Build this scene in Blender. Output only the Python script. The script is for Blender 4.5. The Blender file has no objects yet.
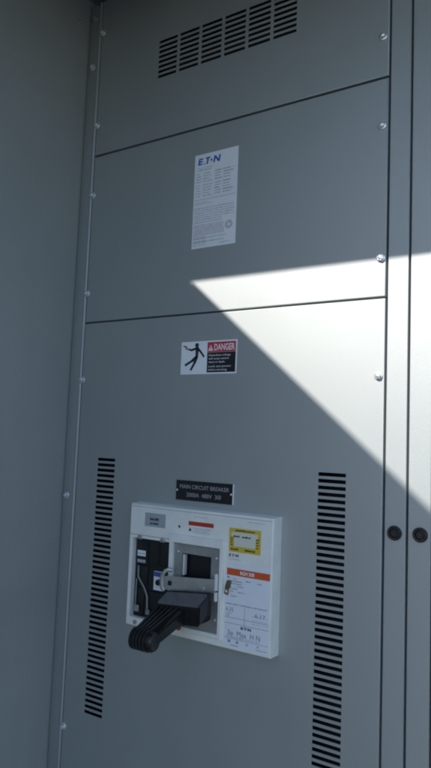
import bpy, bmesh, math, random
from mathutils import Vector, Matrix
random.seed(7)
scene = bpy.context.scene
COL = scene.collection

# ------------------------------------------------------------------ materials
def mat(name, col, rough=.5, metal=0., spec=.5, var=0., vscale=6., bump=0., bscale=400., coat=0., ior=1.5, wave=0.):
    m = bpy.data.materials.new(name); m.use_nodes = True
    nt = m.node_tree; b = nt.nodes['Principled BSDF']
    b.inputs['Base Color'].default_value = (*col, 1)
    b.inputs['Roughness'].default_value = rough
    b.inputs['Metallic'].default_value = metal
    b.inputs['Specular IOR Level'].default_value = spec
    b.inputs['Coat Weight'].default_value = coat
    b.inputs['IOR'].default_value = ior
    tc = nt.nodes.new('ShaderNodeTexCoord')
    if var:
        n = nt.nodes.new('ShaderNodeTexNoise'); n.inputs['Scale'].default_value = vscale
        n.inputs['Detail'].default_value = 6; n.inputs['Roughness'].default_value = .65
        nt.links.new(tc.outputs['Object'], n.inputs['Vector'])
        r = nt.nodes.new('ShaderNodeValToRGB')
        r.color_ramp.elements[0].position = .3; r.color_ramp.elements[1].position = .7
        r.color_ramp.elements[0].color = (*[c * (1 - var) for c in col], 1)
        r.color_ramp.elements[1].color = (*[min(1, c * (1 + var)) for c in col], 1)
        nt.links.new(n.outputs['Fac'], r.inputs['Fac'])
        nt.links.new(r.outputs['Color'], b.inputs['Base Color'])
        if wave:                       # thin uneven film of dust with vertical rub marks
            mp = nt.nodes.new('ShaderNodeMapping'); mp.inputs['Scale'].default_value = (22, 22, 2.2)
            nd = nt.nodes.new('ShaderNodeTexNoise'); nd.inputs['Scale'].default_value = 1; nd.inputs['Detail'].default_value = 8; nd.inputs['Roughness'].default_value = .7
            nt.links.new(tc.outputs['Object'], mp.inputs['Vector']); nt.links.new(mp.outputs['Vector'], nd.inputs['Vector'])
            ns = nt.nodes.new('ShaderNodeTexNoise'); ns.inputs['Scale'].default_value = 260; ns.inputs['Detail'].default_value = 3
            nt.links.new(tc.outputs['Object'], ns.inputs['Vector'])
            ma = nt.nodes.new('ShaderNodeMath'); ma.operation = 'MULTIPLY_ADD'; ma.inputs[1].default_value = .16; ma.inputs[2].default_value = .84
            nt.links.new(nd.outputs['Fac'], ma.inputs[0])
            mb = nt.nodes.new('ShaderNodeMath'); mb.operation = 'MULTIPLY_ADD'; mb.inputs[1].default_value = .24
            nt.links.new(ns.outputs['Fac'], mb.inputs[0]); nt.links.new(ma.outputs[0], mb.inputs[2])
            vm = nt.nodes.new('ShaderNodeVectorMath'); vm.operation = 'SCALE'
            nt.links.new(r.outputs['Color'], vm.inputs[0]); nt.links.new(mb.outputs[0], vm.inputs['Scale'])
            nt.links.new(vm.outputs[0], b.inputs['Base Color'])
        mr = nt.nodes.new('ShaderNodeMapRange')
        mr.inputs['To Min'].default_value = rough * .85; mr.inputs['To Max'].default_value = min(1, rough * 1.15)
        nt.links.new(n.outputs['Fac'], mr.inputs['Value']); nt.links.new(mr.outputs['Result'], b.inputs['Roughness'])
    if bump:
        n2 = nt.nodes.new('ShaderNodeTexNoise'); n2.inputs['Scale'].default_value = bscale
        n2.inputs['Detail'].default_value = 2
        nt.links.new(tc.outputs['Object'], n2.inputs['Vector'])
        bp = nt.nodes.new('ShaderNodeBump'); bp.inputs['Strength'].default_value = bump
        bp.inputs['Distance'].default_value = .0006
        nt.links.new(n2.outputs['Fac'], bp.inputs['Height']); nt.links.new(bp.outputs['Normal'], b.inputs['Normal'])
        if wave:                       # slight oil-canning of the sheet metal
            n3 = nt.nodes.new('ShaderNodeTexNoise'); n3.inputs['Scale'].default_value = 3.2; n3.inputs['Detail'].default_value = 1
            nt.links.new(tc.outputs['Object'], n3.inputs['Vector'])
            b3 = nt.nodes.new('ShaderNodeBump'); b3.inputs['Strength'].default_value = 1; b3.inputs['Distance'].default_value = wave
            nt.links.new(n3.outputs['Fac'], b3.inputs['Height']); nt.links.new(b3.outputs['Normal'], bp.inputs['Normal'])
    return m

PAINT = mat('grey_enamel', (.205, .230, .222), .56, spec=1.0, ior=2.25, var=.06, vscale=5, bump=.18, bscale=450, wave=.002)
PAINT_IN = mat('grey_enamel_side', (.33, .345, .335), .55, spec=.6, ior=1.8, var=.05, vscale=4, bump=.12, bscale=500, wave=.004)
SHADE_PAINT = mat('grey_enamel_darkened', (.13, .14, .14), .6, var=.08, vscale=4)  # enamel colour darkened to deepen the shade on the covers; not wear
DARK = mat('dark_interior', (.012, .012, .014), .8)
ZINC = mat('zinc_plated_steel', (.80, .81, .83), .30, metal=.65, spec=1., var=.12, vscale=300)
STEEL = mat('bracket_steel', (.46, .46, .44), .42, metal=.7, var=.15, vscale=60)
PLATE = mat('steel_plate', (.34, .345, .33), .5, metal=.4, var=.15, vscale=40)
BLACKP = mat('black_plastic', (.017, .017, .019), .42, var=.2, vscale=60, bump=.15, bscale=900)
BLACKM = mat('black_moulding', (.010, .011, .013), .38, var=.25, vscale=50)
HANDLE = mat('black_grip', (.011, .011, .012), .30, spec=.55, var=.2, vscale=80, bump=.15, bscale=700)
WHITEP = mat('white_moulding', (.88, .865, .81), .45, var=.06, vscale=22, bump=.1, bscale=600)
LABEL = mat('label_white', (.93, .94, .97), .4, spec=1.0, var=.02, vscale=15)
LABELB = mat('label_bluewhite', (.84, .86, .91), .4, var=.03, vscale=30)
LGREY = mat('label_grey', (.40, .42, .44), .4, var=.04, vscale=30)
INK = mat('black_ink', (.03, .03, .035), .5)
GREYINK = mat('grey_ink', (.19, .21, .28), .5)
PINKINK = mat('pink_ink', (.36, .28, .32), .5)
BLUE = mat('blue_ink', (.018, .13, .50), .45)
RED = mat('red_ink', (.64, .03, .055), .45)
ORANGE = mat('orange_ink', (.68, .11, .025), .45)
REDBAR = mat('red_strip', (.48, .05, .025), .45)
YELLOW = mat('yellow_ink', (.72, .52, .05), .45)
WHITEINK = mat('white_ink', (.86, .86, .88), .5)
ENGRAVE = mat('engraved_white', (.42, .42, .43), .6)
PLATEBLACK = mat('plate_black', (.012, .012, .014), .35)
BRASS = mat('dull_brass', (.30, .24, .13), .38, metal=.9, var=.2, vscale=80)
PIN = mat('white_pin', (.70, .71, .70), .4)
REDBTN = mat('red_button', (.45, .05, .02), .4)
DIALBLUE = mat('dial_blue', (.05, .10, .32), .45)
ASPHALT = mat('concrete', (.09, .088, .084), .9, var=.2, vscale=3, bump=.5, bscale=60)

# ------------------------------------------------------------------ helpers
def link(name, bm, m, parent=None, smooth=False, angle=None):
    me = bpy.data.meshes.new(name)
    bmesh.ops.recalc_face_normals(bm, faces=bm.faces)
    bm.to_mesh(me); bm.free()
    for mm in (m if isinstance(m, (list, tuple)) else [m]): me.materials.append(mm)
    if smooth:
        for p in me.polygons: p.use_smooth = True
        me.set_sharp_from_angle(angle=math.radians(angle or 40))
    o = bpy.data.objects.new(name, me); COL.objects.link(o)
    if parent: o.parent = parent
    return o

def thing(name, label, cat, loc=(0, 0, 0), group=None):
    o = bpy.data.objects.new(name, None); COL.objects.link(o)
    o.location = loc; o.empty_display_size = .1
    o['label'] = label; o['category'] = cat
    if group: o['group'] = group
    return o

def keep(o, parent):
    """parent while vertices stay in world coordinates"""
    o.parent = parent; o.matrix_parent_inverse = Matrix.Translation(-Vector(parent.location))
    return o

def box(bm, x0, x1, y0, y1, z0, z1, mi=0, bev=0., seg=2):
    r = bmesh.ops.create_cube(bm, size=1)
    vs = r['verts']
    for v in vs:
        v.co = Vector(((x0 + x1) / 2 + v.co.x * (x1 - x0), (y0 + y1) / 2 + v.co.y * (y1 - y0), (z0 + z1) / 2 + v.co.z * (z1 - z0)))
    fs = {f for v in vs for f in v.link_faces}
    for f in fs: f.material_index = mi
    if bev:
        es = {e for v in vs for e in v.link_edges}
        rr = bmesh.ops.bevel(bm, geom=list(es), offset=bev, segments=seg, affect='EDGES', profile=.5)
        for f in rr['faces']: f.material_index = mi
        vs = list({v for f in rr['faces'] for v in f.verts} | {v for v in vs if v.is_valid})
    return vs

def prism(bm, pts, y0, y1, mi=0):
    """polygon pts in x,z extruded between y0 (front) and y1"""
    a = [bm.verts.new((x, y0, z)) for x, z in pts]
    b = [bm.verts.new((x, y1, z)) for x, z in pts]
    n = len(pts)
    fs = [bm.faces.new(a), bm.faces.new(b[::-1])]
    for i in range(n): fs.append(bm.faces.new([a[i], b[i], b[(i + 1) % n], a[(i + 1) % n]]))
    for f in fs: f.material_index = mi
    return a + b

def flat(bm, pts, y, mi=0):
    f = bm.faces.new([bm.verts.new((x, y, z)) for x, z in pts]); f.material_index = mi
    return f

def rect(bm, x0, x1, z0, z1, y, mi=0):
    return flat(bm, [(x0, z0), (x1, z0), (x1, z1), (x0, z1)], y, mi)

def disc(bm, x, z, r, y, mi=0, n=20):
    return flat(bm, [(x + r * math.cos(2 * math.pi * i / n), z + r * math.sin(2 * math.pi * i / n)) for i in range(n)], y, mi)

def stroke(bm, a, b, w, y, mi=0, w2=None):
    a, b = Vector(a), Vector(b); d = (b - a).normalized(); n = Vector((-d.y, d.x))
    w2 = w if w2 is None else w2
    return flat(bm, [tuple(a + n * w / 2), tuple(a - n * w / 2), tuple(b - n * w2 / 2), tuple(b + n * w2 / 2)], y, mi)

def lathe(bm, cx, cz, prof, n=24, mi=0, axis='y', y0=0.):
    """prof: list of (radius, depth y)"""
    rings = []
    for r, y in prof:
        if r <= 1e-6: rings.append([bm.verts.new((cx, y0 + y, cz))])
        else: rings.append([bm.verts.new((cx + r * math.cos(2 * math.pi * i / n), y0 + y, cz + r * math.sin(2 * math.pi * i / n))) for i in range(n)])
    for A, B in zip(rings, rings[1:]):
        for i in range(n):
            j = (i + 1) % n
            if len(A) == 1 and len(B) == 1: continue
            if len(A) == 1: f = bm.faces.new([A[0], B[i], B[j]])
            elif len(B) == 1: f = bm.faces.new([A[i], B[0], A[j]])
            else: f = bm.faces.new([A[i], B[i], B[j], A[j]])
            f.material_index = mi

def tube(bm, pts, r, n=8, mi=0, sq=None):
    pts = [Vector(p) for p in pts]; rings = []
    for i, p in enumerate(pts):
        d = (pts[min(i + 1, len(pts) - 1)] - pts[max(i - 1, 0)]).normalized()
        up = Vector((0, 1, 0)) if abs(d.y) < .9 else Vector((1, 0, 0))
        a = d.cross(up).normalized(); b = d.cross(a)
        ra, rb = (r, r) if sq is None else (r, sq)
        rings.append([bm.verts.new(p + a * ra * math.cos(2 * math.pi * k / n) + b * rb * math.sin(2 * math.pi * k / n)) for k in range(n)])
    for A, B in zip(rings, rings[1:]):
        for k in range(n):
            f = bm.faces.new([A[k], A[(k + 1) % n], B[(k + 1) % n], B[k]]); f.material_index = mi
    for R_ in (rings[0], rings[-1]):
        f = bm.faces.new(R_); f.material_index = mi

def sheet(bm, x0, x1, z0, z1, yf, depth, holes=(), rim=.002, ch=.0015, draft=0.):
    """pressed sheet-metal cover facing -Y: real rectangular openings, rolled border, return flange"""
    xs = sorted({x0, x1} | {h[0] for h in holes} | {h[1] for h in holes})
    zs = sorted({z0, z1} | {h[2] for h in holes} | {h[3] for h in holes})
    V = {}
    def v(i, k):
        if (i, k) not in V: V[i, k] = bm.verts.new((xs[i], yf, zs[k]))
        return V[i, k]
    solid = set()
    for i in range(len(xs) - 1):
        for k in range(len(zs) - 1):
            mx, mz = (xs[i] + xs[i + 1]) / 2, (zs[k] + zs[k + 1]) / 2
            if any(h[0] < mx < h[1] and h[2] < mz < h[3] for h in holes): continue
            bm.faces.new([v(i, k), v(i + 1, k), v(i + 1, k + 1), v(i, k + 1)]); solid.add((i, k))
    # rims of the openings
    for h in holes:
        c = [(h[0], h[2]), (h[1], h[2]), (h[1], h[3]), (h[0], h[3])]
        a = [bm.verts.new((x, yf, z)) for x, z in c]; b = [bm.verts.new((x, yf + rim, z)) for x, z in c]
        for q in range(4): bm.faces.new([a[q], a[(q + 1) % 4], b[(q + 1) % 4], b[q]])
    # rolled border + return flange
    c = [(x0, z0, -1, -1), (x1, z0, 1, -1), (x1, z1, 1, 1), (x0, z1, -1, 1)]
    rings = []
    for out, dy in ((0, 0), (ch * .55, ch * .18), (ch * .85, ch * .5), (ch, ch), (ch + draft, depth)):
        rings.append([bm.verts.new((x + sx * out, yf + dy, z + sz * out)) for x, z, sx, sz in c])
    for A, B in zip(rings, rings[1:]):
        for q in range(4): bm.faces.new([A[q], A[(q + 1) % 4], B[(q + 1) % 4], B[q]])

def text_bm(bm, s, x, z, h, y, mi=0, align='LEFT', bold=0., sx=1., width=None, shear=0.):
    """lettering: built-in font turned to mesh; x = anchor, z = baseline, h = cap height"""
    cu = bpy.data.curves.new('txt', 'FONT'); cu.body = s; cu.size = h / .72; cu.align_x = align
    cu.offset = bold * h; cu.resolution_u = 3; cu.shear = shear
    o = bpy.data.objects.new('txt', cu); COL.objects.link(o)
    dg = bpy.context.evaluated_depsgraph_get(); dg.update()
    me = bpy.data.meshes.new_from_object(o.evaluated_get(dg))
    xs = [v.co.x for v in me.vertices]; w = max(xs) - min(xs)
    k = sx if width is None else width / w
    n0 = len(bm.verts); f0 = len(bm.faces)
    bm.from_mesh(me); bm.verts.ensure_lookup_table(); bm.faces.ensure_lookup_table()
    for vv in bm.verts[n0:]: vv.co = Vector((x + vv.co.x * k, y, z + vv.co.y))
    for f in bm.faces[f0:]: f.material_index = mi
    bpy.data.objects.remove(o); bpy.data.curves.remove(cu); bpy.data.meshes.remove(me)

def fine_print(bm, x0, x1, z, h, y, mi=0, fill=1., gap=.35, heavy=False):
    """a line of print too small to read: words of letter-sized ticks"""
    x = x0; end = x0 + (x1 - x0) * fill
    while x < end - h * .5:
        for k in range(random.randint(2, 8)):
            w = h * random.uniform(.32, .55)
            if x + w > end: break
            hh = h * random.choice((.68, .72, 1., 1.))
            if heavy or random.random() < .5: rect(bm, x, x + w, z, z + hh, y, mi)
            else:
                rect(bm, x, x + w * .45, z, z + hh, y, mi); rect(bm, x + w * .45, x + w, z + hh * .6, z + hh * .8, y, mi)
            x += w + h * (.08 if heavy else .17)
        x += h * gap

def logo(bm, x, z, w, h, y, mi=0):
    """E, small triangle, T, dot, N in heavy slanted strokes"""
    k = .16 * h
    def P(u, v): return (x + u * w + v * k, z + v * h)
    def poly(*p): flat(bm, [P(*q) for q in p], y, mi)
    t = .075
    poly((0, 0), (t, 0), (t, 1), (0, 1))
    for v0 in (0, .39, .78): poly((t, v0), (.20, v0), (.20, v0 + .22), (t, v0 + .22))
    poly((.25, 0), (.34, 0), (.315, .26))
    poly((.385, 0), (.46, 0), (.46, .78), (.385, .78)); poly((.32, .78), (.525, .78), (.525, 1), (.32, 1))
    disc(bm, *P(.60, .46), .17 * h, y, mi, 16)
    poly((.70, 0), (.775, 0), (.775, 1), (.70, 1)); poly((.925, 0), (1, 0), (1, 1), (.925, 1))
    poly((.775, 1), (.775, .62), (.925, 0), (.925, .38))

# ------------------------------------------------------------------ setting
bm = bmesh.new()
bmesh.ops.create_grid(bm, x_segments=2, y_segments=2, size=400)
g = link('ground', bm, ASPHALT); g['kind'] = 'structure'

# ------------------------------------------------------------------ switchboard
SB = thing('switchboard', 'tall grey painted steel switchboard section with bolted cover panels and black ventilation slots', 'switchboard', (.4, .35, 0))
def sb(o): return keep(o, SB)

ZT, ZB = 2.66, .14
SEAM1, SEAM2 = 2.205, 1.75
SP = .0133
def slot_rows(x0, x1, ztop, n, h=.0074): return [(x0, x1, ztop - i * SP - h / 2, ztop - i * SP + h / 2) for i in range(n)]

top_holes = []
for c in range(6):
    xa = .2045 + c * .0656
    top_holes += slot_rows(xa, xa + .0575, 2.4655, 8)
low_holes = slot_rows(.0715, .1285, 1.3975, 47) + slot_rows(.667, .7255, 1.3975, 47)
PX0, PX1 = .0035, .7970
panels = {}
for nm, z0, z1, hl in (('top', SEAM1 + .0046, ZT - .012, top_holes), ('mid', SEAM2 + .0038, SEAM1 - .0043, []), ('low', ZB, SEAM2 - .0035, low_holes)):
    bm = bmesh.new(); sheet(bm, PX0, PX1, z0, z1, 0, .022, hl, ch=.002)
    panels[nm] = sb(link('cover_panel', bm, PAINT, smooth=True, angle=50))
panels['top']['label'] = 'topmost cover panel with a grid of short ventilation slots'
panels['low']['label'] = 'lowest cover panel with two tall columns of ventilation slots'

# bolts: hex washer heads
bm = bmesh.new()
lathe(bm, 0, 0, [(.0078, 0), (.0078, -.0012), (.0066, -.0018), (.0050, -.0020)], 24)
hexp = [(.0056 * math.cos(math.radians(60 * i + 12)), .0056 * math.sin(math.radians(60 * i + 12))) for i in range(6)]
prism(bm, hexp, -.0062, -.0012)
lathe(bm, 0, 0, [(.0046, -.0063), (.0035, -.0070), (0, -.0073)], 18)
bolt0 = link('bolt', bm, ZINC, smooth=True, angle=30)
bolt_painted = bolt0.data.copy(); bolt_painted.materials[0] = PAINT
first = [True]
def bolt(parent, x, z, y=0., rot=None, s=1., painted=False):
    if first[0]: o = bolt0; first[0] = False
    else: o = bolt0.copy(); COL.objects.link(o)
    if painted: o.data = bolt_painted
    o.parent = parent
    o.matrix_parent_inverse = Matrix.Translation(-Vector(SB.location)) if parent is SB else Matrix.Identity(4)
    o.location = (x, y, z); o.scale = (1.12 * s, 1.25 * s, 1.12 * s)
    o.rotation_euler = rot or (0, random.uniform(0, 1), 0)
    return o
for nm, lst in (('top', [(.0075, 2.5556), (.0045, 2.2911), (.7865, 2.2936), (.7865, 2.5556)]),
                ('mid', [(.0035, 2.0962), (.0030, 1.8287), (.7870, 2.103), (.7890, 1.8293)]),
                ('low', [(.0030, 1.5997), (.0060, .7331), (.7875, 1.5943), (.787, .7331)])):
    for x, z in lst: bolt(panels[nm], x, z)

# corner post: recessed angle with a rolled lip along the panel edge
bm = bmesh.new()
box(bm, -.0465, -.0095, .004, .030, ZB, ZT - .012, 0, .0015)
cp = sb(link('corner_post', bm, PAINT, smooth=True))
bm = bmesh.new()
tube(bm, [(-.0050, .0022, ZB), (-.0050, .0022, 1.2), (-.0050, .0022, ZT - .012)], .0050, 14)
keep_o = link('rolled_lip', bm, PAINT, smooth=True); keep_o.parent = cp
for x, z in ((-.0275, 2.6111), (-.0275, 2.4682), (-.0330, 1.2992)): bolt(cp, x, z, .004, painted=z > 2.6)

# frame post and neighbouring cover at the right, each with a black plug
bm = bmesh.new(); sheet(bm, .8045, .8415, ZB, ZT - .012, .001, .03, ch=.0018)
fp = sb(link('frame_post', bm, PAINT, smooth=True, angle=60))
bm = bmesh.new(); sheet(bm, .8488, .8870, ZB, ZT - .012, .001, .03, ch=.0018)
fp2 = sb(link('frame_post', bm, PAINT, smooth=True, angle=60))
fp2['label'] = 'outer frame post beside the next section'
bm = bmesh.new(); sheet(bm, .8945, 1.20, ZB, ZT - .012, 0, .022, ch=.003)
sb(link('cover_panel', bm, PAINT, smooth=True, angle=60))
knob_me = None
for par, x, z in ((fp, .8228, 1.2968), (fp2, .8700, 1.2985)):
    if knob_me is None:
        bm = bmesh.new()
        lathe(bm, 0, 0, [(.0135, 0), (.0137, -.003), (.0128, -.0065), (.0108, -.0082), (.0088, -.0080), (.0072, -.0050), (.0068, -.0035), (.0040, -.0035), (.0034, -.0050), (0, -.0052)], 28)
        o = link('knob', bm, BLACKP, smooth=True); knob_me = o.data
    else:
        o = bpy.data.objects.new('knob', knob_me); COL.objects.link(o)
    o.parent = par; o.location = (x, .001, z)

# cabinet body behind the covers
bm = bmesh.new()
for a in ((-.046, -.043, .031, .9, .10, ZT), (1.20, 1.203, .031, .9, .10, ZT), (-.046, 1.203, .9, .903, .10, ZT), (-.046, 1.203, .031, .9, ZT - .01, ZT - .007), (-.046, 1.203, .0, .9, .10, .134)):
    box(bm, *a)
sb(link('cabinet_body', bm, PAINT_IN))
bm = bmesh.new(); box(bm, -.042, 1.199, .075, .078, .14, ZT - .012)
sb(link('dark_backing', bm, DARK))  # added black sheet; the cabinet's unlit depth is put into its colour

# side panel, roof and outer door of the enclosure
D = 1.15; ZR = 2.62; XL = -.049
HINGE = Vector((XL, -D, ZR)); TIP = Vector((.3399, 0, 1.8265))
SUN = TIP - HINGE
bm = bmesh.new(); box(bm, XL - .003, XL, -D + .02, .028, .10, 2.664)
side = sb(link('side_panel', bm, PAINT_IN)); side['label'] = 'plain side panel facing the covers'
b_ = bolt(side, XL, 2.585, -.035, rot=(0, 0, math.radians(90)), s=.8, painted=True)
bm = bmesh.new()
box(bm, XL - .03, 1.26, -D + .022, .93, 2.668, 2.70)
box(bm, XL - .03, 1.26, -D, -D + .02, ZR, 2.702)
sb(link('roof', bm, SHADE_PAINT))
sl = .875; mx, mz = SUN.x / SUN.y, -SUN.z / SUN.y
th = math.atan2(sl, mz - sl * mx)
e = Vector((math.cos(th), -math.sin(th), 0)); nrm = Vector((-math.sin(th), -math.cos(th), 0))
bm = bmesh.new(); vs = box(bm, 0, .84, 0, .03, .12, ZR - .001)
for v in vs: v.co = Vector((HINGE.x, HINGE.y, 0)) + e * v.co.x + nrm * v.co.y + Vector((0, 0, v.co.z))
sb(link('outer_door', bm, SHADE_PAINT))
bm = bmesh.new(); box(bm, XL + .001, 1.25, -D + .03, -.004, .085, .115); sb(link('added_dark_floor', bm, SHADE_PAINT))  # unseen dark floor, added to cut ground bounce on the lower covers

# ------------------------------------------------------------------ rating label (white, top)
RL = thing('rating_label', 'tall white printed data label with a blue logo, on the middle cover panel', 'label', (.3915, 0, 2.021))
def lab_sheet(name, x0, x1, z0, z1, y0, m, parent, th=.0005):
    bm = bmesh.new(); box(bm, x0, x1, y0 - th, y0 - .0001, z0, z1)
    return keep(link(name, bm, m), parent)
x0, x1, z0, z1 = .3318, .4518, 1.9058, 2.1362
lab_sheet('label_sheet', x0, x1, z0, z1, 0, LABEL, RL)
Y = -.0007
bm = bmesh.new(); logo(bm, .3408, 2.1098, .061, .0165, Y)
keep(link('logo', bm, BLUE), RL)
bm = bmesh.new()
fine_print(bm, .341, .384, 2.1010, .0013, Y, 0); fine_print(bm, .341, .380, 2.0955, .0022, Y, 0)
for r in range(9):
    z = 2.0870 - r * .0066 - (.0025 if r > 3 else 0)
    fine_print(bm, .336, .354, z, .0021, Y, 0, random.uniform(.7, 1)); fine_print(bm, .357, .385, z, .0021, Y, 0, random.uniform(.6, 1))
    fine_print(bm, .390, .411, z + .001, .0023, Y, 0, random.uniform(.7, 1), .35, r % 3 == 0); fine_print(bm, .413, .443, z + .001, .0023, Y, 0, random.uniform(.6, 1), .35, r % 3 == 1)
rect(bm, .335, .447, 2.0235, 2.0242, Y, 0)
rect(bm, .388, .446, 2.0885, 2.0890, Y, 0)
for r in range(2): fine_print(bm, .336, .445, 2.0165 - r * .004, .0014, Y, 0, .35 + .1 * r)
for r in range(7): fine_print(bm, .3355, .4455, 2.0015 - r * .0057, .0019, Y, 0, 1 if r < 5 else .72)
for r in range(5): fine_print(bm, .3355, .372, 1.9325 - r * .0052, .0016, Y, 0, 1)
fine_print(bm, .3355, .430, 1.9290, .0018, Y, 0, .95); fine_print(bm, .3355, .425, 1.9200, .0022, Y, 0, .95); fine_print(bm, .410, .438, 1.9125, .0018, Y, 0)
keep(link('lettering', bm, GREYINK), RL)
bm = bmesh.new()
for r in range(8): fine_print(bm, .3355, .421, 1.9605 - r * .0034, .0018, Y, 0, 1, .2)
for i in range(24):
    a, b = 2 * math.pi * i / 24, 2 * math.pi * (i + 1) / 24
    for rr in (.0095, .006):
        flat(bm, [(.433 + r2 * math.cos(t), 1.953 + r2 * math.sin(t)) for r2, t in ((rr, a), (rr, b), (rr - .0016, b), (rr - .0016, a))], Y)
keep(link('stamp_block', bm, PINKINK), RL)

# ------------------------------------------------------------------ danger sign
DS = thing('danger_sign', 'small white, red and black DANGER sign showing a person struck by electricity', 'sign', (.3908, 0, 1.645))
x0, x1, z0, z1 = .3155, .4672, 1.6069, 1.6837
lab_sheet('sign_sheet', x0, x1, z0, z1, 0, LABEL, DS)
Y = -.0007; XM = .3885
bm = bmesh.new(); rect(bm, XM, x1 - .0035, z0 + .0035, 1.6565, Y); keep(link('message_panel', bm, PLATEBLACK), DS)
bm = bmesh.new(); rect(bm, XM, x1 - .0035, 1.6570, z1 - .0035, Y); keep(link('header', bm, RED), DS)
Y2 = -.0009
bm = bmesh.new()
text_bm(bm, 'DANGER', .4062, 1.6610, .0150, Y2, width=.0545, bold=.035)
flat(bm, [(.3905, 1.6600), (.4045, 1.6600), (.3975, 1.6745)], Y2)
for i, s in enumerate(['Hazardous voltage', 'will cause severe', 'injury or death.', 'Lock out power', 'before servicing.']):
    w = (.058, .054, .044, .060, .050)[i]
    text_bm(bm, s, .3925, 1.6478 - i * .0078 - (.0022 if i > 2 else 0), .0046, Y2, width=w, bold=.01)
keep(link('lettering', bm, WHITEINK), DS)
bm = bmesh.new()
flat(bm, [(.3967, 1.6650), (.3983, 1.6650), (.3981, 1.6705), (.3969, 1.6705)], -.0011); disc(bm, .3975, 1.6632, .0009, -.0011)
keep(link('exclamation_mark', bm, RED), DS)
def DP(px, py): return (.3155 + (px - 65) / 292 * .1517, 1.6069 + (240 - py) / 170 * .0768)
bm = bmesh.new()
disc(bm, *DP(149, 90), .0052, Y)
def S(a, b, w, w2=None): stroke(bm, DP(*a), DP(*b), w, Y, 0, w2)
S((151, 100), (150, 152), .0095, .0070)
S((154, 106), (172, 128), .0054); S((171, 126), (189, 152), .0048)
S((148, 106), (118, 115), .0054); S((120, 115), (104, 108), .0042)
S((150, 148), (124, 172), .0070); S((126, 170), (88, 193), .0056)
S((151, 150), (139, 182), .0070); S((140, 180), (119, 219), .0058)
S((106, 112), (86, 104), .0022); S((90, 107), (96, 97), .0022); S((98, 98), (80, 93), .0024)
flat(bm, [DP(72, 92), DP(84, 88), DP(83, 98)], Y)
keep(link('pictogram', bm, INK), DS)

# ------------------------------------------------------------------ nameplate
NP = thing('nameplate', 'black engraved nameplate reading main circuit breaker, above the breaker', 'nameplate', (.394, 0, 1.34))
bm = bmesh.new(); box(bm, .3188, .4698, -.0030, -.0001, 1.3180, 1.3626, 0, .0006)
bm2 = bm; keep(link('plate', bm, PLATEBLACK), NP)
bm = bmesh.new(); box(bm, .4699, .4716, -.0029, -.0002, 1.3182, 1.3624); keep(link('plate_edge', bm, LABEL), NP)
bm = bmesh.new()
text_bm(bm, 'MAIN CIRCUIT BREAKER', .3948, 1.3446, .0092, -.0033, align='CENTER', width=.131)
keep(link('lettering', bm, ENGRAVE), NP); bm = bmesh.new()
text_bm(bm, '2000A  480V  3Ø', .3948, 1.3268, .0092, -.0033, align='CENTER', width=.092)
keep(link('lettering', bm, ENGRAVE), NP)
for x in (.3222, .4664):
    bm = bmesh.new(); lathe(bm, x, 1.3400, [(.0026, -.0028), (.0024, -.0040), (.0012, -.0046), (0, -.0047)], 14)
    keep(link('screw', bm, ZINC, smooth=True), NP)

# ------------------------------------------------------------------ circuit breaker
CB = thing('circuit_breaker', 'white moulded circuit breaker with a large black projecting handle between two slot columns', 'circuit breaker', (.4015, 0, 1.1646))
def cb(o): return keep(o, CB)
YF = -.036
bx0, bx1, bz0, bz1 = .2185, .5845, 1.0305, 1.2995
bm = bmesh.new()
sheet(bm, bx0, bx1, bz0, bz1, YF, .0358, holes=[(.2265, .3315, 1.0470, 1.2255), (.3440, .4665, 1.0520, 1.2290)], rim=.014, ch=.0035, draft=.0015)
cover = cb(link('cover', bm, WHITEP, smooth=True, angle=50))
# seam lines and clips over the left pocket
bm = bmesh.new()
rect(bm, .2160, .3315, 1.2322, 1.2332, YF - .0003)
rect(bm, .3322, .3330, 1.0320, 1.2400, YF - .0003)
rect(bm, .2190, .5850, 1.2965, 1.2972, YF - .0003)
o = link('parting_line', bm, GREYINK); o.parent = cover
for x in (.2470, .3120):
    bm = bmesh.new(); lathe(bm, x, 1.2290, [(.0052, 0), (.0050, -.0030), (.0025, -.0040), (0, -.0040)], 16, y0=YF); box(bm, x - .007, x + .007, YF - .0022, YF + .002, 1.2235, 1.2275)
    cb(link('clip', bm, STEEL, smooth=True, angle=40))
bm = bmesh.new(); lathe(bm, .2440, 1.0370, [(.0050, 0), (.0048, -.0025), (.0020, -.0030), (0, -.0022)], 16, y0=YF)
cb(link('screw', bm, STEEL, smooth=True))

# raised white bezel round the operating opening
bm = bmesh.new()
X0, X1, Z0, Z1 = .3335, .4755, 1.0425, 1.2470; i0, i1, j0, j1 = .3445, .4660, 1.0525, 1.2285
def ring(x0, x1, z0, z1, y): return [bm.verts.new((x, y, z)) for x, z in ((x0, z0), (x1, z0), (x1, z1), (x0, z1))]
R_ = [ring(X0, X1, Z0, Z1, YF + .001), ring(X0 + .0006, X1 - .0006, Z0 + .0006, Z1 - .0006, YF - .0055), ring(X0 + .002, X1 - .002, Z0 + .002, Z1 - .002, YF - .0072),
      ring(i0 - .001, i1 + .001, j0 - .001, j1 + .001, YF - .0072), ring(i0, i1, j0, j1, YF - .006), ring(i0, i1, j0, j1, YF + .004)]
for A, B in zip(R_, R_[1:]):
    for q in range(4): bm.faces.new([A[q], A[(q + 1) % 4], B[(q + 1) % 4], B[q]])
cb(link('bezel', bm, WHITEP))

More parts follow.
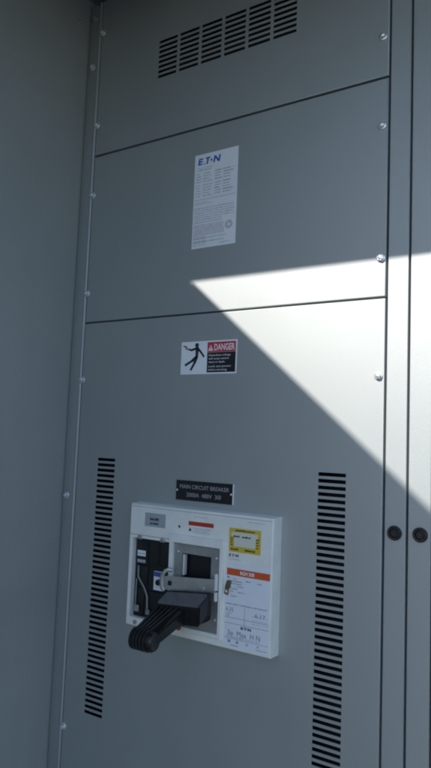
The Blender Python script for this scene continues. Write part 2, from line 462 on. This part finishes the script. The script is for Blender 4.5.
# steel plate with its window
bm = bmesh.new()
sheet(bm, i0 + .0003, i1 - .0003, j0 + .0003, j1 - .0003, YF + .001, .003, holes=[(.3660, .4415, 1.075, 1.2070)], rim=.012, ch=.0002)
pl = cb(link('steel_plate', bm, PLATE))
bm = bmesh.new(); box(bm, .360, .448, -.018, -.015, 1.07, 1.212); o = link('window_back', bm, BLACKM); o.parent = pl
bm = bmesh.new(); box(bm, .3675, .3725, YF + .002, YF + .011, 1.160, 1.204); o = link('white_slide', bm, PIN); o.parent = pl
for x, z in ((.3555, 1.2090), (.4545, 1.2060), (.4560, 1.0790)):
    bm = bmesh.new(); lathe(bm, x, z, [(.0028, 0), (.0026, -.0014), (.0013, -.0020), (0, -.0020)], 14, y0=YF + .001)
    o = link('screw', bm, ZINC, smooth=True); o.parent = pl

# black accessory pocket on the left
bm = bmesh.new(); box(bm, .2262, .3318, -.0215, -.0190, 1.0465, 1.2260)
box(bm, .2300, .3300, -.0270, -.0216, 1.166, 1.2225, 0, .002)
box(bm, .2640, .2665, -.0285, -.0271, 1.170, 1.2200); box(bm, .2960, .2980, -.0285, -.0271, 1.170, 1.2200)
box(bm, .2300, .2640, -.0245, -.0216, 1.118, 1.162, 0, .0015); box(bm, .2700, .3300, -.0240, -.0216, 1.056, 1.108, 0, .002)
box(bm, .2300, .2560, -.0240, -.0216, 1.052, 1.112, 0, .0015)
pk = cb(link('accessory_pocket', bm, BLACKM, smooth=True))
bm = bmesh.new(); rect(bm, .2345, .2585, 1.1835, 1.1965, -.0273); o = link('strip_label', bm, LABELB); o.parent = pk
bm = bmesh.new(); rect(bm, .2350, .2590, 1.1690, 1.1760, -.0273); o = link('strip_label', bm, LGREY); o.parent = pk
bm = bmesh.new(); fine_print(bm, .2360, .2575, 1.1885, .0022, -.0275); o = link('lettering', bm, INK); o.parent = pk
bm = bmesh.new()
def ribbon(pts, w=.0042, t=.0012, y=-.0262):
    for a, b in zip(pts, pts[1:]):
        A, B = Vector(a), Vector(b); d = (B - A).normalized(); n = Vector((-d.y, d.x)) * w / 2; A -= d * w * .3; B += d * w * .3
        prism(bm, [tuple(A + n), tuple(B + n), tuple(B - n), tuple(A - n)], y - t, y)
ribbon([(.2395, 1.160), (.2400, 1.136)]); ribbon([(.2405, 1.1355), (.2590, 1.1130)], y=-.0263); ribbon([(.2595, 1.1120), (.2680, 1.0950)], y=-.0262); ribbon([(.2682, 1.094), (.2695, 1.0660)], y=-.0263)
ribbon([(.2355, 1.130), (.2350, 1.074)], w=.0030, y=-.0266)
prism(bm, [(.2655, 1.0555), (.2760, 1.0555), (.2760, 1.067), (.2655, 1.067)], -.0275, -.0262)
prism(bm, [(.2320, 1.0580), (.2460, 1.0580), (.2460, 1.0725), (.2320, 1.0725)], -.0280, -.0266)
o = link('trip_linkage', bm, STEEL); o.parent = pk
bm = bmesh.new(); box(bm, .2835, .3115, -.0262, -.0216, 1.113, 1.155, 0, .001); o = link('dial_plate', bm, LABELB); o.parent = pk
bm = bmesh.new(); rect(bm, .2845, .3105, 1.1435, 1.1540, -.0265); o = link('dial_print', bm, DIALBLUE); o.parent = pk
bm = bmesh.new(); lathe(bm, .2985, 1.1315, [(.0068, 0), (.0064, -.0050), (.0030, -.0055), (0, -.0045)], 18, y0=-.0262); o = link('dial', bm, BLACKM, smooth=True); o.parent = pk

# hasp bar swung across the window, hinge pin on its right
def bar_pt(t, z, dy=0.):            # t 0..1 from left end to hinge
    return Vector((.3370 + t * .1250, -.0620 + t * .0170 + dy, z + .0072 * t))
bm = bmesh.new()
vs = box(bm, 0, 1, 0, .0025, 1.1290, 1.1575, 0)
for v in vs: v.co = bar_pt(v.co.x, v.co.z, v.co.y)
hb = cb(link('hasp_bar', bm, STEEL))
bm = bmesh.new()
tube(bm, [(.3400, -.0620, 1.126), (.3340, -.0630, 1.132), (.3325, -.0640, 1.148), (.3345, -.0630, 1.159), (.3400, -.0610, 1.168), (.3470, -.0580, 1.172), (.3540, -.0540, 1.170)], .0045, 10, sq=.0022)
o = link('curled_tab', bm, STEEL, smooth=True); o.parent = hb
bm = bmesh.new(); p = bar_pt(.13, 1.1430, -.0006); rect(bm, p.x - .0045, p.x + .0045, p.z - .0045, p.z + .0050, p.y - .001); o = link('square_hole', bm, DARK); o.parent = hb
bm = bmesh.new(); p = bar_pt(.78, 1.1370); lathe(bm, p.x, p.z, [(.0034, 0), (.0030, -.0018), (0, -.0022)], 14, y0=p.y); o = link('screw', bm, ZINC, smooth=True); o.parent = hb
bm = bmesh.new()
tube(bm, [(.4640, -.0485, 1.1435), (.4640, -.0485, 1.1775)], .0042, 12); tube(bm, [(.4640, -.0485, 1.1215), (.4640, -.0485, 1.1395)], .0040, 12)
o = link('hinge_pin', bm, PIN, smooth=True); o.parent = hb

# handle: sloped block, ribbed arm, transverse ribbed grip
HD = cb(link('handle', bmesh.new(), HANDLE))
def hull_box(bm, back, front):      # back/front: (x0,x1,z0,z1,y)
    vs = []
    for x0, x1, z0, z1, y, tilt in (back, front):
        vs.append([bm.verts.new((x, y, z + tilt * (x - .395))) for x, z in ((x0, z0), (x1, z0), (x1, z1), (x0, z1))])
    A, B = vs
    for q in range(4): bm.faces.new([A[q], A[(q + 1) % 4], B[(q + 1) % 4], B[q]])
    bm.faces.new(A); bm.faces.new(B)
    return A + B
bm = bmesh.new()
hull_box(bm, (.3510, .4600, 1.0920, 1.1315, -.0665, .11), (.3480, .4580, 1.0720, 1.1140, -.1000, .08))
box(bm, .3650, .4450, -.0664, -.0300, 1.0750, 1.1200)
bmesh.ops.bevel(bm, geom=bm.edges[:], offset=.003, segments=2, affect='EDGES')
o = link('handle_block', bm, HANDLE, smooth=True); o.parent = HD
bm = bmesh.new()
top = [Vector(c) for c in ((.3545, -.0690, 1.1262), (.4570, -.0690, 1.1372), (.4545, -.0985, 1.1192), (.3515, -.0985, 1.1112))]
vs = [bm.verts.new(c + Vector((0, 0, dz))) for dz in (-.004, .0022) for c in top]
bm.faces.new(vs[:4]); bm.faces.new(vs[4:])
for q in range(4): bm.faces.new([vs[q], vs[(q + 1) % 4], vs[4 + (q + 1) % 4], vs[4 + q]])
bmesh.ops.bevel(bm, geom=bm.edges[:], offset=.0012, segments=2, affect='EDGES')
o = link('handle_top_sheen', bm, mat('skylit_handle_top', (.13, .132, .135), .45, var=.25, vscale=70, bump=.2, bscale=500), smooth=True); o.parent = HD  # added pale sheet; sky sheen on the black top put into its colour
bm = bmesh.new()
GY, GZ, GR = -.186, 1.0620, .0185     # grip axis
ax0, ax1 = .3640, .4150
hull_box(bm, (.3520, .4230, 1.0800, 1.1070, -.094, .06), (ax0 + .004, ax1 - .002, GZ - .010, GZ + .012, GY + .004, .0))
bmesh.ops.bevel(bm, geom=bm.edges[:], offset=.002, segments=2, affect='EDGES')
o = link('handle_arm', bm, HANDLE, smooth=True); o.parent = HD
bm = bmesh.new()
for k in range(5):                   # ribs run along the arm and wrap round the grip
    xc = ax0 + .003 + k * .0082
    pts = []
    n = 4
    for i in range(n + 1):
        t = i / n; pts.append((-.098 + t * (GY + .006 + .098), 1.1055 + t * (GZ + GR - 1.1055)))
    for a in range(0, 241, 15):
        t = math.radians(90 + a - 8); pts.append((GY + GR * 1.0 * math.cos(math.radians(82 + a)), GZ + GR * math.sin(math.radians(82 + a))))
    w = .0029
    # outer profile offset minus inner profile gives a thin wrapped strip
    outer = []; inner = []
    for i, (y, z) in enumerate(pts):
        y2, z2 = pts[min(i + 1, len(pts) - 1)]; y1, z1_ = pts[max(i - 1, 0)]
        d = Vector((y2 - y1, z2 - z1_)).normalized(); nn = Vector((d.y, -d.x))
        if nn.dot(Vector((y - GY - .03, z - GZ + .02))) < 0 and i > n: nn = -nn
        if i <= n: nn = Vector((0, 1))
        outer.append(Vector((y, z)) + nn * .0030); inner.append(Vector((y, z)) - nn * .006)
    xb = .3560 + k * .0118          # the ribs fan out towards the block
    def q4(P_, x): return [bm.verts.new((x + (xb - xc) * max(0., 1 - i_ / n), p.x, p.y + .05 * (xb - .39) * max(0., 1 - i_ / n))) for i_, p in enumerate(P_)]
    oa, ob, ia, ib = q4(outer, xc - w), q4(outer, xc + w), q4(inner, xc - w), q4(inner, xc + w)
    for i in range(len(pts) - 1):
        bm.faces.new([oa[i], oa[i + 1], ob[i + 1], ob[i]]); bm.faces.new([oa[i], ia[i], ia[i + 1], oa[i + 1]])
        bm.faces.new([ob[i], ob[i + 1], ib[i + 1], ib[i]])
    bm.faces.new([oa[0], ob[0], ib[0], ia[0]]); bm.faces.new([oa[-1], ia[-1], ib[-1], ob[-1]])
o = link('grip_ribs', bm, HANDLE, smooth=True, angle=40); o.parent = HD
bm = bmesh.new()
lathe(bm, 0, 0, [(0, 0), (GR * .8, 0), (GR, .003), (GR, ax1 - ax0 - .004), (GR * .93, ax1 - ax0 - .0012), (GR * .80, ax1 - ax0), (GR * .72, ax1 - ax0 - .001), (0, ax1 - ax0 - .001)], 36)
for v in bm.verts: v.co = Vector((ax0 + v.co.y, GY + v.co.x, GZ + v.co.z))
o = link('grip', bm, HANDLE, smooth=True, angle=40); o.parent = HD
bm = bmesh.new(); vs = [bm.verts.new((x, y, 1.1322 + .1 * (x - .4045) - (-.0665 - y) * .522 + .0012)) for x, y in ((.396, -.0850), (.408, -.0850), (.407, -.0760), (.397, -.0760))]; bm.faces.new(vs)
o = link('handle_mark', bm, GREYINK); o.parent = HD

bm = bmesh.new(); lathe(bm, .3720, 1.0495, [(.0040, 0), (.0050, -.012), (.003, -.014), (0, -.014)], 16, y0=YF)
cb(link('trip_button', bm, REDBTN, smooth=True))

# small brass lock tab on the label edge
bm = bmesh.new()
prism(bm, [(.4800, 1.1390), (.4885, 1.1370), (.4905, 1.1500), (.4960, 1.1650), (.4905, 1.1685), (.4855, 1.1660), (.4820, 1.1540)], YF - .0055, YF - .003)
box(bm, .4870, .4930, YF - .0030, YF, 1.152, 1.160)
lt = cb(link('lock_tab', bm, BRASS))
bm = bmesh.new(); disc(bm, .4855, 1.1445, .0032, YF - .0058); o = link('rivet', bm, PIN); o.parent = lt

# ---- prints on the breaker cover
YL = YF - .0004; YT = YF - .0007
def sheetlab(name, m, x0, x1, z0, z1): 
    bm = bmesh.new(); box(bm, x0, x1, YF - .0005, YF - .0001, z0, z1); return cb(link(name, bm, m))
def pr(name, m, par, fn):
    bm = bmesh.new(); fn(bm); o = link(name, bm, m); o.parent = par; return o
dl = sheetlab('rating_plug_label', LGREY, .2590, .3172, 1.2548, 1.2853)
def f(bm):
    fine_print(bm, .2735, .3020, 1.2690, .0062, YT, 0, 1, .1, True); fine_print(bm, .2735, .3010, 1.2600, .0045, YT, 0, 1, .2, True)
pr('lettering', INK, dl, f)
bm = bmesh.new(); disc(bm, .3560, 1.2632, .0028, YT); cb(link('indicator_hole', bm, INK))
rb = sheetlab('warning_strip', REDBAR, .3802, .4452, 1.2690, 1.2778)
def f(bm):
    fine_print(bm, .3950, .4260, 1.2718, .0030, YT)
pr('lettering', RED, rb, f)
def f(bm):
    for i, (a, b) in enumerate(((.392, .440), (.392, .432), (.392, .436))): fine_print(bm, a, b, 1.2628 - i * .0042, .0013, YT)
bm = bmesh.new(); f(bm); cb(link('small_print', bm, GREYINK))
bm = bmesh.new(); fine_print(bm, .395, .43, 1.2875, .0012, YT); cb(link('small_print', bm, GREYINK))
bm = bmesh.new(); fine_print(bm, .530, .570, 1.2895, .0012, YT); cb(link('small_print', bm, GREYINK))
bm = bmesh.new(); flat(bm, [(.3810, 1.2570), (.3890, 1.2570), (.3850, 1.2645)], YT); cb(link('warning_triangle', bm, INK))
yl = sheetlab('warning_label', YELLOW, .4850, .5600, 1.2258, 1.2750); yl['label'] = 'yellow bordered warning label'
bm = bmesh.new(); box(bm, .4905, .5530, YF - .0008, YF - .0005, 1.2575, 1.2665); box(bm, .4970, .5480, YF - .0008, YF - .0005, 1.2375, 1.2574)
o = link('pale_field', bm, mat('pale_field', (.74, .73, .62), .5)); o.parent = yl
YW = YF - .0011
def f(bm):
    fine_print(bm, .4990, .5470, 1.2690, .0036, YF - .0008, 0, 1, .12, True)
    fine_print(bm, .4955, .5110, 1.2565, .0036, YW, 0, 1, .12, True); fine_print(bm, .5160, .5370, 1.2565, .0036, YW, 0, 1, .12, True)
    for i in range(4):
        fine_print(bm, .4885, .4950, 1.2530 - i * .0046, .0024, YF - .0008, 0, 1, .12, True); fine_print(bm, .5495, .5570, 1.2545 - i * .0055, .0032, YF - .0008, 0, 1, .12, True)
    fine_print(bm, .4900, .5080, 1.2298, .0038, YF - .0008, 0, 1, .12, True); fine_print(bm, .5230, .5500, 1.2298, .0038, YF - .0008, 0, 1, .12, True)
pr('lettering', INK, yl, f)
wl = sheetlab('data_label', LABELB, .4795, .5845, 1.0345, 1.2015); wl['label'] = 'pale printed data label below the yellow label'
ob = None
def f(bm): rect(bm, .4825, .5835, 1.1778, 1.1918, YT)
pr('orange_band', ORANGE, wl, f)
def f(bm): text_bm(bm, 'RGH 508', .5310, 1.1812, .0072, YT - .0003, align='CENTER', width=.0330, bold=.04)
pr('band_lettering', WHITEINK, wl, f)
def f(bm):
    logo(bm, .4858, 1.2158, .0225, .0060, YF - .0007); 
pr('logo', INK, cover, f)
def f(bm): fine_print(bm, .4855, .5150, 1.2100, .0012, YF - .0007)
pr('logo_print', GREYINK, cover, f)
def f(bm):
    rows = ((.498, .507), (.493, .520), (.493, .520), (.503, .524), (.492, .512), (.492, .500), (.511, .526), (.494, .508))
    z = 1.1700
    for i, (a, b) in enumerate(rows): fine_print(bm, a, b, z - i * .0050 + (.004 if i == 6 else 0), .0021, YT)
    fine_print(bm, .528, .541, 1.1685, .0024, YT, 0, 1, .2); fine_print(bm, .555, .567, 1.1670, .0024, YT, 0, 1, .2)
    fine_print(bm, .484, .492, 1.1710, .0045, YT)
    fine_print(bm, .4815, .5800, 1.1185, .0022, YT, 0, 1, .25)
    for z in (1.0915, 1.0800): rect(bm, .4805, .5835, z, z + .0006, YT)
    rect(bm, .5275, .5281, 1.0806, 1.1165, YT)
    rect(bm, .4820, .4980, 1.1000, 1.1005, YT)
    rect(bm, .4805, .5835, 1.0495, 1.0500, YT)
    for i in range(3): fine_print(bm, .545, .582, 1.0870 + i * .0075, .0008, YT)
    rect(bm, .497, .515, 1.0365, 1.0373, YT); fine_print(bm, .555, .582, 1.0375, .0014, YT)
    text_bm(bm, 'E·T·N', .5320, 1.0720, .0052, YT, align='CENTER', width=.0240, bold=.08)
pr('lettering', INK, wl, f)
def fig(*a, **kw):
    bm = bmesh.new(); text_bm(bm, *a, **kw); o = link('figure', bm, GREYINK); o.parent = wl
fig('6.25', .4830, 1.1045, .0080, YT, width=.0175); fig('14', .4830, 1.0930, .0055, YT)
fig('6.17', .5510, 1.1010, .0080, YT, width=.0240); fig('3ø  Max  H N', .4880, 1.0560, .0115, YT, width=.0760)
def f(bm):
    for x in (.490, .510, .533, .558): fine_print(bm, x, x + .0085, 1.0415, .0058, YT, 0, 1, .1)
    for i in range(26): rect(bm, .4860 + i * .0031, .4860 + i * .0031 + random.choice((.0006, .0012)), 1.0515, 1.0545, YT)
pr('small_print', GREYINK, wl, f)

# ------------------------------------------------------------------ light
s = -SUN.normalized()
elev = math.asin(s.z); rot = math.atan2(s.x, s.y)
w = bpy.data.worlds.new('World'); scene.world = w; w.use_nodes = True
nt = w.node_tree; bg = nt.nodes['Background']
sky = nt.nodes.new('ShaderNodeTexSky'); sky.sky_type = 'NISHITA'; sky.sun_disc = False
sky.sun_elevation = elev; sky.sun_rotation = rot; sky.air_density = 1.0; sky.dust_density = .3; sky.ozone_density = 3.0
hs = nt.nodes.new('ShaderNodeHueSaturation'); hs.inputs['Saturation'].default_value = .98; hs.inputs['Value'].default_value = 1.4
nt.links.new(sky.outputs['Color'], hs.inputs['Color']); nt.links.new(hs.outputs['Color'], bg.inputs['Color']); bg.inputs['Strength'].default_value = .15
L = bpy.data.lights.new('sun', 'SUN'); L.energy = 5; L.angle = math.radians(.45); L.color = (1, .97, .91)
lo = bpy.data.objects.new('sun', L); COL.objects.link(lo); lo.rotation_euler = SUN.to_track_quat('-Z', 'Y').to_euler()
lo.location = (-3, -6, 7)

# ------------------------------------------------------------------ camera
cam = bpy.data.cameras.new('camera'); co = bpy.data.objects.new('camera', cam); COL.objects.link(co); scene.camera = co
yaw, pit, rol = map(math.radians, (31.98488, 4.95798, 2.19714))
F = Vector((-math.sin(yaw) * math.cos(pit), math.cos(yaw) * math.cos(pit), math.sin(pit)))
R0 = Vector((math.cos(yaw), math.sin(yaw), 0)); U0 = R0.cross(F)
Rv = R0 * math.cos(rol) + U0 * math.sin(rol); Uv = -R0 * math.sin(rol) + U0 * math.cos(rol)
M = Matrix((Rv, Uv, -F)).transposed().to_4x4(); M.translation = (1.16087, -1.19697, 1.46122)
co.matrix_world = M
cam.sensor_fit = 'VERTICAL'; cam.sensor_height = 36; cam.lens = 29.313
cam.clip_start = .02; cam.clip_end = 2000
scene.view_settings.view_transform = 'Standard'; scene.view_settings.look = 'None'; scene.view_settings.exposure = 0
scene.cycles.max_bounces = 8
scene.cycles.filter_width = 2.0
